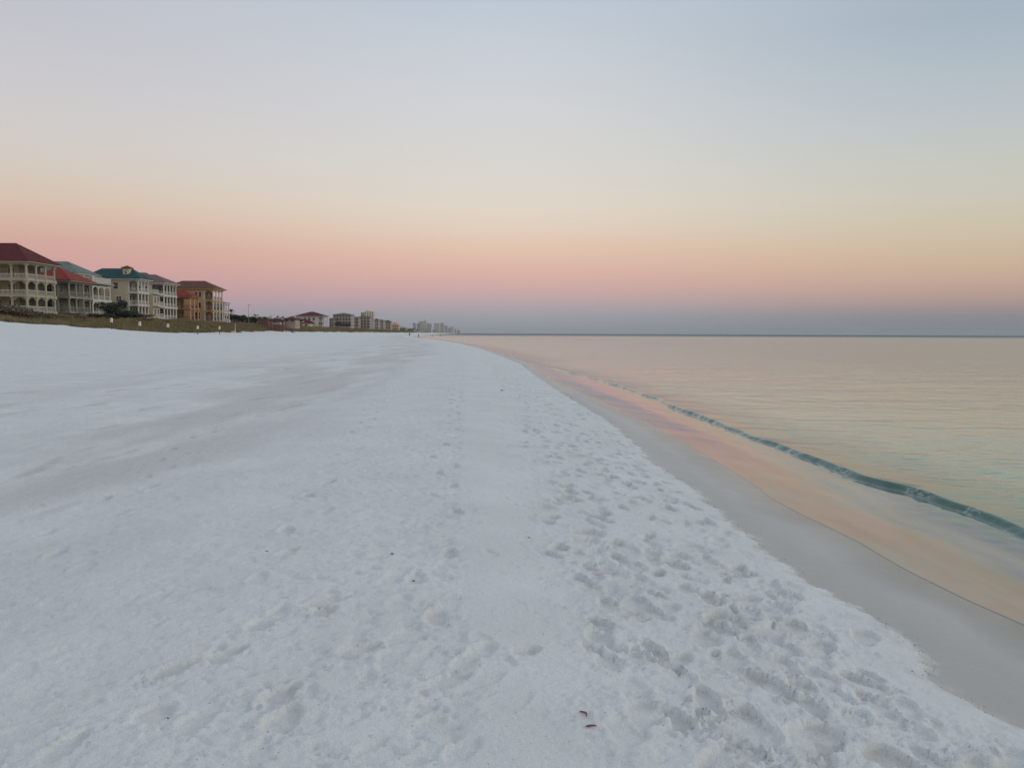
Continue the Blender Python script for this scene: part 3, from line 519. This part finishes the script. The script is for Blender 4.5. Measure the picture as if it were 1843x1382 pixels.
# ------------------------------------------------------------------ low buildings, walls and walkover behind the middle dune
def low_house(px0, px1, d, zt, rise, wall, roof, lab, z0=5.7):
    x0, x1 = lat(px0, d), lat(px1, d); w = x1-x0; o = thing('low_building', lab, 'building', (x1, d, z0), 0, 'low buildings behind the middle dune')
    MB().box(-w, 0, 0, 7, -2, zt).build('wall', M[wall], o); hip(-w, 0, 0, 7, zt+.1, rise, .5).build('roof', M[roof], o)
    n = max(2, int(w/3)); 
    for i in range(n): window(o, (-w+w*(i+.5)/n, -.05, .9), 1.1, 1.2, 0, 'greytrim')
low_house(418, 440, 300, 1.7, .9, 'woodr', 'rred', 'low dark red shed behind the palms nearest the house row')
low_house(441, 463, 305, 1.5, .9, 'cond', 'rbrown', 'low brown building between the palm clumps')
low_house(464, 482, 296, 1.3, .8, 'woodr', 'rbrown', 'low reddish building left of the dune walkover')
low_house(512, 532, 320, 1.6, 1.2, 'cond', 'rred', 'low dark red roofed building right of the dune walkover')
# walkover pavilion
xp0, xp1, dp = lat(482, 278), lat(511, 278), 278; zp = gz(xp1, dp); wv = xp1-xp0
pv = thing('beach_walkover', 'reddish-brown wooden walkover pavilion with red roof crossing the dune', 'walkover', (xp1, dp, 2.95))
MB().box(-wv, 0, 0, 3.5, .9, 1.02).build('deck', M['woodr'], pv); hip(-wv+.6, -.2, .2, 3.3, 3.2, .8, .35).build('roof', M['rred'], pv)
pm = MB().box(-.09,.09,-.09,.09,-2.0,3.1).mesh('post', M['woodr'])
for i in range(5):
    for yy in (.15, 3.35): link('post', pm, pv, (-wv+.1+i*(wv-.2)/4, yy, 0))
rr_ = MB()
for i in range(5): rr_.box(-wv+.2, -.2, .02, .08, 1.15+i*.2, 1.24+i*.2)
rr_.build('railing', M['woodr'], pv)
lt = MB()
for i in range(24): x = -wv+.15+i*(wv-.3)/23; lt.box(x-.07, x+.07, .03, .07, -1.6, .85)
lt.build('lattice', M['woodr'], pv)
stairs(pv, 0, 1.0, .95, 3.5, 2.2, 1.5, 9, M['woodr'])
# low dark dune fence below the houses
fn = thing('dune_fence', 'low dark brown post-and-rail fence along the dune below the tan house', 'fence', (0, 0, 0)); pmesh = MB().box(-.07,.07,-.07,.07,-.6,1.25).mesh('fence_post', M['wood']); prev = None; rl = []
for i in range(46):
    y = 196+i*2.8; x = float(Wx(y))-float(tbl(TOE, y))-9.5; z = gz(x, y); link('fence_post', pmesh, fn, (x, y, z)); p = Vector((x, y, z))
    if prev:
        for h_ in (.5, .85, 1.15): rr = MB().cone(prev+Vector((0,0,h_)), .05, p+Vector((0,0,h_)), .05, 4).build('fence_rail', M['wood'], fn)
    prev = p

# tall pale-topped beach marker posts
PS = [(202, 130, 'nearest, farthest left'), (252.5, 139, 'second from left'), (303.5, 151, 'third, in the middle'), (356.5, 165, 'second from right'), (396, 177, 'farthest, rightmost')]
src = None
def marker():
    r = thing('marker_post', '', 'marker post', (0, 0, 0))
    MB().cone((0,0,-.5), .085, (0,0,1.15), .075, 8).build('pole', M['post'], r)
    MB().box(-.20,.20,-.09,.09,1.10,1.62).cone((0,-.088,1.62),.20,(0,.088,1.62),.20,14).build('sign_cap', M['sign'], r)
    MB().box(-.205,.205,-.095,.095,1.02,1.09).build('band', M['band'], r); return r
for i, (px, d, w) in enumerate(PS):
    if i == 0: r = marker(); kids = list(r.children); src = r
    else:
        r = src.copy(); COL.objects.link(r)
        for c in kids: q = c.copy(); COL.objects.link(q); q.parent = r
    x = lat(px, d); r.location = (x, d, gz(x, d)); r.rotation_euler = (.02*(i % 3-1), .03*(i % 2), .2*(i-2))
    r['label'] = 'pale-capped dark marker post, '+w+' of the five'; r['category'] = 'marker post'; r['group'] = 'marker posts in a line before the dune'
# tall lamp / flag poles
for px, d, yt, lab in ((448.5, 262, 549, 'tall thin grey pole rising from the palms beside the pale house'), (599, 600, 573, 'thin white pole beside the red-roofed white house')):
    x = lat(px, d); zt = hgt(px, yt, d); o = thing('light_pole', lab, 'pole', (x, d, 5.6))
    MB().cone((0,0,-1),.09,(0,0,zt-5.6),.05,8).build('pole', M['greytrim'], o); MB().box(-.1,.7,-.12,.12,zt-5.75,zt-5.6).build('lamp_head', M['greytrim'], o)
x = lat(424, 205); o = thing('street_lamp', 'short pale curved shower post at the dune edge right of the house row', 'post', (x, 205, gz(x, 205)+.1))
MB().cone((0,0,-.3),.08,(0,0,2.3),.06,8).build('pole', M['white'], o); MB().box(-1.0,.12,-.2,.2,-.1,.35).build('foot_basin', M['white'], o)

# ------------------------------------------------------------------ vegetation
def leafcloud(n, rx, ry, rz, cz, size, seed, shell=.55):
    R_ = random.Random(seed); m = MB(); lobes = [(R_.gauss(0,.42)*rx, R_.gauss(0,.42)*ry, cz+R_.uniform(-.5,.5)*rz, R_.uniform(.35,.62)) for _ in range(9)]
    for i in range(n):
        lx, ly, lz, lr = R_.choice(lobes); d = Vector((R_.gauss(0,1), R_.gauss(0,1), R_.gauss(0,1))).normalized()*R_.uniform(shell, 1)*lr
        c = Vector((lx+d.x*rx, ly+d.y*ry, lz+d.z*rz)); a = Vector((R_.gauss(0,1), R_.gauss(0,1), R_.gauss(0,.6))).normalized()*size*R_.uniform(.6,1.4); b_ = a.cross(Vector((R_.gauss(0,1), R_.gauss(0,1), R_.gauss(0,1)))).normalized()*size*.5
        m.poly([c-a, c+b_, c+a, c-b_], [(0,1,2,3)])
    return m
def bush(x, y, z, r, h_, m, lab, i, tree=False, name='shrub', group=None):
    o = thing(name, lab, 'tree' if tree else 'shrub', (x, y, z), 0, group); th = h_*.35 if tree else h_*.1
    tm_ = MB(); tm_.cone((0,0,-.6), r*.10+.03, (0,0,h_*.55), r*.05+.02, 7)
    for k in range(5): a = k*1.3+i; tm_.cone((0,0,h_*.25+k*.06*h_), r*.05+.015, (math.cos(a)*r*.6, math.sin(a)*r*.6, h_*.65+.05*k*h_), .015, 5)
    tm_.build('trunk', M['bark'], o); leafcloud(1300 if tree else 1500 if m == 'leaf' else 700, r, r, h_*.36, h_*.66, .15 if r < 2.2 else .24, i).build('crown' if tree else 'foliage', M[m], o); return o
palms = {}
def palm(x, y, z, h_, lab, i, group):
    o = thing('palm_tree', lab, 'palm tree', (x, y, z), i*1.1, group); R_ = random.Random(i)
    MB().cone((0,0,-.5), .22, (0,0,h_*.5), .17, 9).cone((0,0,h_*.5), .17, (0,0,h_-1.0), .2, 9).build('trunk', M['bark'], o); m = MB()
    for k in range(34):
        a = R_.uniform(0, 6.28); e = R_.uniform(-.9, 1.3); Ld = R_.uniform(1.4, 2.1); c = Vector((0, 0, h_-1.0)); d = Vector((math.cos(a)*math.cos(e), math.sin(a)*math.cos(e), math.sin(e))); tip = c+d*Ld*.6
        side = d.cross(Vector((0,0,1))).normalized()
        for q in range(9):
            th = (q-4)*.30; dd = (d*math.cos(th)+side*math.sin(th)); e_ = tip+dd*Ld*.55+Vector((0,0,-.25)); n_s = dd.cross(Vector((0,0,1))).normalized()*.13
            m.poly([tip-n_s, tip+n_s, e_], [(0,1,2)])
        m.poly([c-side*.03, c+side*.03, tip+side*.02, tip-side*.02], [(0,1,2,3)])
    m.build('crown', M['palm'], o)
TR = [(417,292,560,'p'),(412,288,569,'t'),(424,290,566,'t'),(438,300,568.5,'t'),(446,303,572,'p'),(454,296,573,'t'),(461,298,568,'p'),(469,300,573,'t'),(476,303,575,'t'),(487,330,570,'p'),(494,332,573,'t'),(499,330,571.5,'p'),(509,335,572,'p'),(516,340,575,'t'),(529,345,571,'p'),(534,350,573,'t'),(609,600,580,'t'),(626,610,582,'t')]
word = ['tallest palm right of the pale narrow house','dark bushy tree touching the pale narrow house','dark bushy tree just right of the tallest palm','round dark tree left of the tall grey pole','small palm at the foot of the tall grey pole','bushy tree just right of the tall grey pole','upright palm in the middle of the tree line','bushy tree right of the upright palm','low dark tree left of the walkover roof','palm showing above the walkover roof','low tree above the right end of the walkover roof','palm just right of the walkover roof','palm halfway between walkover and white house','low tree left of the red-roofed white house','palm against the left edge of the red-roofed white house','bushy tree touching the red roof of the white house','green tree in front of the stepped brown condominium','low tree at the foot of the brown condominium, right side']
for i, (px, d, yt, k) in enumerate(TR):
    x = lat(px, d); z = 5.4; h_ = max(2.2, hgt(px, yt, d)-z)
    if k == 'p': palm(x, d, z, h_, word[i], i, 'palms and trees behind the middle dune')
    else: bush(x, d, z, h_*.85, h_*1.1, 'leaf', word[i], i, True, 'tree', 'palms and trees behind the middle dune')
for i, (px, yt, d) in enumerate([(722,591,1300),(736,592,1500),(741,591,1700),(748,593,1900),(780,594,2400)]):
    x = lat(px, d); bush(x, d, 4, 9, hgt(px, yt, d)-4+1.5, 'leaf', ['dark trees mound right of the orange-roofed building','dark tree below the grey-roofed far building','dark tree mound left of the far skyline','low dark tree under the leftmost skyline tower','small dark tree in front of the beige hotel slab'][i], 60+i, True, 'tree', 'far dark trees at the end of the beach')
SB = [(6,128,2.6,'s'),(20,126,2.2,'s'),(36,130,2.0,'s'),(50,127,1.7,'s'),(66,132,1.9,'s'),(86,136,1.4,'s'),(104,140,1.5,'s'),(122,143,1.3,'s'),(138,146,1.4,'s'),(206,168,4.6,'g'),(214,180,2.6,'g'),(226,183,2.4,'g'),(240,185,2.3,'g'),(172,158,1.4,'g'),(198,162,1.6,'g'),(340,205,1.3,'s'),(300,190,1.2,'s'),(265,178,1.3,'s'),(256,186,2.0,'s')]
sw = ['grey-brown scrub bush at the left edge before the largest house','grey-brown scrub bush, second from the left edge','wide grey scrub bush under the corner of the largest house','low grey scrub bush right of the largest house corner','grey scrub bush below the arched porch of the largest house','low scrub at the right end of the largest house','scrub bush below the red tile roof house','small scrub bush left of the grey-green house stair','scrub bush beside the grey-green house stair','tall dark shrub between the white terrace house and the cream house','dark green hedge bush under the left windows of the cream house','dark green hedge bush under the awning of the cream house','dark green hedge bush at the right end of the awning','low green bush left of the white house stair','low green bush right of the white house stair','low scrub before the orange house','low scrub before the white columned house','low scrub before the cream house balconies','rounded scrub at the foot of the cream house']
for i, (px, d, h_, k) in enumerate(SB):
    x = lat(px, d); z = gz(x, d)-.1
    if k == 'g' and d > 160: z = min(z, 5.2)
    bush(x, d, z, h_*.5 if h_ > 4 else h_*1.15, h_*(.85 if k == 's' else 1.0), 'scrub' if k == 's' else 'leaf', sw[i], 100+i, False, 'shrub', 'shrubs on the dune before the houses')
# sea oats and dune grass: nobody could count them
def blades(n, y0, y1, m, seed, hmin, hmax, name, lab, toe=(0, 17)):
    R = np.random.default_rng(seed); y = y0+(y1-y0)*R.random(n)**1.5; off = toe[0]+(toe[1]-toe[0])*R.random(n)**1.3; x = Wx(y)-tbl(TOE, y)-off
    keep = (fbm(x/5, y/8, 3, 77)*2.4 + off > .4)&(fbm(x/2.2, y/3, 2, 300+seed) > -.45); x, y = x[keep], y[keep]; z = base_z(x, y)-.05; nb = 9; V_ = []
    K = len(x); hh_ = hmin+(hmax-hmin)*R.random((K, nb)); a = R.random((K, nb))*6.283; ln = R.random((K, nb))*.45; w = (.022+.02*R.random((K, nb)))*(1+(y[:,None]-120)/160)
    bx = x[:,None]+R.normal(0,.16,(K, nb)); by = y[:,None]+R.normal(0,.16,(K, nb)); bzz = np.repeat(z[:,None], nb, 1); pa = a+1.57
    p0 = np.stack([bx+np.cos(pa)*w, by+np.sin(pa)*w, bzz], -1); p1 = np.stack([bx-np.cos(pa)*w, by-np.sin(pa)*w, bzz], -1); p2 = np.stack([bx+np.cos(a)*ln*hh_, by+np.sin(a)*ln*hh_, bzz+hh_], -1)
    v = np.stack([p0, p1, p2], 2).reshape(-1, 3); q = np.arange(len(v), dtype=np.int32)
    me = bpy.data.meshes.new(name); me.vertices.add(len(v)); me.vertices.foreach_set('co', v.astype(np.float32).ravel()); me.loops.add(len(q)); me.loops.foreach_set('vertex_index', q); me.polygons.add(len(q)//3); me.polygons.foreach_set('loop_start', np.arange(0, len(q), 3, dtype=np.int32)); me.update(calc_edges=True); me.materials.append(M[m])
    tag(link(name, me), lab, 'grass', kind='stuff')
blades(24000, 95, 420, 'grass', 1, .35, 1.05, 'sea_oats', 'tan sea oats covering the dune in front of the houses')
blades(14000, 95, 420, 'grass2', 2, .3, .8, 'dune_grass', 'green-brown dune grass between the sea oats', (.5, 18))
blades(7000, 420, 1300, 'grass', 3, .6, 1.3, 'far_sea_oats', 'tan dune grass along the far beach')

# ------------------------------------------------------------------ people
def person(px, d, label, topm, legm, hgt_=1.72, pose='walk', rz=0.0):
    x = lat(px, d); z = gz(x, d); s = hgt_/1.75
    J = {'pel':(0,0,.95),'chest':(0,0,1.32),'neck':(0,0,1.50),'head':(0,.02,1.62),'top':(0,.02,1.70),'hl':(.10,0,.90),'hr':(-.10,0,.90),'kl':(.11,.16,.50),'kr':(-.11,-.04,.50),'al':(.11,.12,.08),'ar':(-.11,-.26,.12),'tl':(.11,.28,.04),'tr':(-.11,-.12,.04),'sl':(.19,0,1.43),'sr':(-.19,0,1.43),'el':(.25,-.10,1.16),'er':(-.25,.10,1.16),'wl':(.25,.04,.94),'wr':(-.24,.24,.98),'fl':(.25,.08,.86),'fr':(-.23,.31,.92)}
    if pose == 'stand': J.update(kl=(.11,.02,.50), kr=(-.11,.02,.5), al=(.12,0,.08), ar=(-.12,0,.08), tl=(.13,.17,.04), tr=(-.13,.17,.04), wl=(.24,.1,.96), wr=(-.24,.1,.96), fl=(.23,.14,.88), fr=(-.23,.14,.88))
    if pose == 'sit':
        for k in J: J[k] = (J[k][0], J[k][1], J[k][2]-.78)
        J.update(hl=(.10,.05,.14), hr=(-.10,.05,.14), kl=(.15,.42,.46), kr=(-.15,.42,.46), al=(.13,.66,.08), ar=(-.13,.66,.08), tl=(.13,.82,.05), tr=(-.13,.82,.05), el=(.26,.12,.40), er=(-.26,.12,.40), wl=(.17,.36,.50), wr=(-.17,.36,.50), fl=(.15,.42,.54), fr=(-.15,.42,.54))
    R_ = dict(pel=.15, chest=.165, neck=.06, head=.10, top=.085, hl=.095, hr=.095, kl=.065, kr=.065, al=.045, ar=.045, tl=.035, tr=.035, sl=.07, sr=.07, el=.045, er=.045, wl=.032, wr=.032, fl=.035, fr=.035)
    E_ = [('pel','chest'),('chest','neck'),('neck','head'),('head','top'),('pel','hl'),('hl','kl'),('kl','al'),('al','tl'),('pel','hr'),('hr','kr'),('kr','ar'),('ar','tr'),('chest','sl'),('sl','el'),('el','wl'),('wl','fl'),('chest','sr'),('sr','er'),('er','wr'),('wr','fr')]
    K = list(J); me = bpy.data.meshes.new('body'); me.from_pydata([tuple(c*s for c in J[k]) for k in K], [(K.index(a), K.index(b_)) for a, b_ in E_], [])
    r = thing('person', label, 'person', (x, d, z), rz, 'people far off at the water edge'); o = link('body', me, r); md = o.modifiers.new('skin', 'SKIN')
    for i, k in enumerate(K): q = me.skin_vertices[0].data[i]; q.radius = (R_[k]*s, R_[k]*s*.8 if k in ('pel','chest') else R_[k]*s); q.use_root = (k == 'pel')
    sb = o.modifiers.new('sub', 'SUBSURF'); sb.levels = 1; sb.render_levels = 1
    me.materials.append(M[legm])
    c = J['chest']; p = J['pel']; MB().cone((p[0]*s, p[1]*s, (p[2]-.08)*s), .20*s, (c[0]*s, c[1]*s, (c[2]+.02)*s), .20*s, 12).cone((c[0]*s, c[1]*s, (c[2]+.02)*s), .20*s, (0, c[1]*s, (c[2]+.15)*s), .10*s, 12).build('jacket', M[topm], r, True)
    hd = J['head']; bm = bmesh.new(); bmesh.ops.create_uvsphere(bm, u_segments=12, v_segments=8, radius=.108*s); m2 = bpy.data.meshes.new('hair'); bm.to_mesh(m2); bm.free(); m2.materials.append(M['hair']); link('hair', m2, r, (hd[0]*s, (hd[1]-.025)*s, (hd[2]+.045)*s))
    bm = bmesh.new(); bmesh.ops.create_uvsphere(bm, u_segments=12, v_segments=8, radius=.098*s); m3_ = bpy.data.meshes.new('face'); bm.to_mesh(m3_); bm.free(); m3_.materials.append(M['skin']); link('face', m3_, r, (hd[0]*s, (hd[1]+.03)*s, hd[2]*s)); return r
person(737, 345, 'person in black clothes walking on the sand, leftmost and nearest of the far walkers', 'black', 'black', 1.72, 'walk', .4)
person(753.5, 360, 'person in grey-blue clothes standing at the water edge right of the walker in black', 'blue', 'blue', 1.82, 'stand', 2.8)
person(778, 520, 'tiny dark figure walking left of the farthest figure', 'black', 'blue', 1.6, 'walk', 3.0)
person(792.5, 560, 'farthest thin dark figure standing where the beach meets the sea', 'black', 'black', 1.8, 'stand', 3.0)
person(584, 420, 'small dark figure sitting at the dune toe, left one of two', 'black', 'black', 1.7, 'sit', 2.2)
person(588.5, 420, 'small dark figure sitting at the dune toe, right one of two', 'black', 'blue', 1.7, 'sit', 1.9)

# ------------------------------------------------------------------ small things on the sand, and a gull
def on_sand(px, py):
    r = ray(px, py); z = .5
    for _ in range(8): t_ = (z-EYE)/r.z; z = gz(r.x*t_, r.y*t_)
    return r.x*t_, r.y*t_
def actual(x, y):
    i = int(np.clip(np.searchsorted(ys, y), 1, len(ys)-1)); j = int(round((x-xl[i])/(xr[i]-xl[i])*(NC-1))); return float(Z[i, max(0, min(NC-1, j))])
def pod(px, py, ln, rz, label, m='twig', bend=.3):
    x, y = on_sand(px, py); z = actual(x, y); o = MB(); n = 6; pts = [Vector((ln*(i/n-.5), math.sin(i/n*3.14)*ln*bend, .004)) for i in range(n+1)]
    for i in range(n): o.cone(pts[i], (.0024)+.002*math.sin(i/n*3.14), pts[i+1], (.0024)+.002*math.sin((i+1)/n*3.14), 6)
    b_ = o.build('seed_pod', M[m], None, True); b_.location = (x, y, z+.003); b_.rotation_euler = (0, 0, rz); tag(b_, label, 'seed pod'); return b_
pod(1049, 1287, .050, -1.1, 'small red-brown pod lying diagonally on the sand, upper of two')
pod(1064, 1310, .044, .1, 'short red-brown pod lying flat on the sand, lower of two', 'twig', .1)
DEB = [(903,703,.055,'dark clump of dried seaweed on the pale sand near the middle distance','weed'),(952,968,.015,'tiny dark shell bit on the sand right of the crest line','weed'),(744,1041,.014,'tiny dark bit on the sand left of the crest line','weed'),(706,996,.013,'tiny dark bit beyond the dark bit left of the crest line','weed'),(480,992,.012,'tiny dark bit on the flat sand left of centre','weed'),(300,1288,.011,'tiny dark bit beside the deep print at lower left','weed')]
for px, py, s, lab, m in DEB:
    x, y = on_sand(px, py); z = actual(x, y); bm = bmesh.new(); bmesh.ops.create_icosphere(bm, subdivisions=2, radius=s*.5)
    for v in bm.verts: v.co = Vector((v.co.x*1.5, v.co.y*.9, v.co.z*.5))*random.uniform(.75, 1.25)
    me = bpy.data.meshes.new('debris'); bm.to_mesh(me); bm.free(); me.materials.append(M[m]); tag(link('debris', me, None, (x, y, z+s*.12)), lab, 'debris')
# loose shell crumbs and grit: uncountable
R = np.random.default_rng(5); mbq = MB()
for i in range(2600):
    y = 2.2+14*R.random()**1.8; x = R.uniform(-.6*y-1, float(Dx(y))-.05); 
    if R.random() > .35+.65*(abs(x+.06*y) < .9): continue
    s = R.uniform(.0012, .0035); z = actual(x, y); a = R.uniform(0, 6.28); p = [(x+math.cos(a+k*2.1)*s*R.uniform(.6,1.5), y+math.sin(a+k*2.1)*s, z-.0004) for k in range(3)]
    mbq.poly(p+[(x, y, z+s*.9)], [(0,1,3),(1,2,3),(2,0,3),(2,1,0)])
for i in range(700):
    y = 2.6+22*R.random()**1.6; x = float(Dx(y))+R.normal(0, .035); s = R.uniform(.0015, .0042)*(1+y/14); z = actual(x, y); a = R.uniform(0, 6.28)
    p = [(x+math.cos(a+k*2.1)*s*R.uniform(.6,1.5), y+math.sin(a+k*2.1)*s, z-.0004) for k in range(3)]; mbq.poly(p+[(x, y, z+s*.9)], [(0,1,3),(1,2,3),(2,0,3),(2,1,0)])
tag(mbq.build('shell_grit', mat('brown_shell_grit', (.26,.19,.15), .8, .4, 30)), 'scattered specks of brown shell grit on the sand', 'grit', kind='stuff')
# gull
d = 200; x = lat(441, d); z = hgt(441, 559, d); g_ = thing('gull', 'small bird gliding above the palms right of the house row', 'bird', (x, d, z), .3)
MB().cone((0,-.25,0),.03,(0,0,0),.08,8).cone((0,0,0),.08,(0,.22,.03),.045,8).cone((0,.22,.03),.045,(0,.32,.02),.01,8).cone((0,-.25,0),.03,(0,-.38,0),.06,4).build('body', M['bird'], g_)
for sg in (-1, 1): MB().poly([(0,.10,.05),(sg*.35,.12,.14),(sg*.75,-.04,.08),(sg*.33,-.06,.13),(0,-.10,.05),(0,.10,.03),(sg*.35,.12,.12),(sg*.75,-.04,.07),(sg*.33,-.06,.11),(0,-.10,.03)], [(0,1,3,4),(1,2,3),(5,9,8,6),(6,8,7)]).build('wing', M['bird'], g_)

# ------------------------------------------------------------------ haze
HAZE = 7e-5
if HAZE:
    hz = MB().box(-16000, 16000, -300, 16000, -4, 75).build('haze', M['white']); hm = bpy.data.materials.new('sea_haze'); hm.use_nodes = True; ht = hm.node_tree; ht.nodes.clear()
    pvn = ht.nodes.new('ShaderNodeVolumePrincipled'); pvn.inputs['Color'].default_value = (.80,.86,.92,1); pvn.inputs['Density'].default_value = HAZE
    oo = ht.nodes.new('ShaderNodeOutputMaterial'); ht.links.new(pvn.outputs[0], oo.inputs['Volume']); hz.data.materials.clear(); hz.data.materials.append(hm); tag(hz, 'thin bluish evening haze over beach and sea', 'haze', kind='stuff')
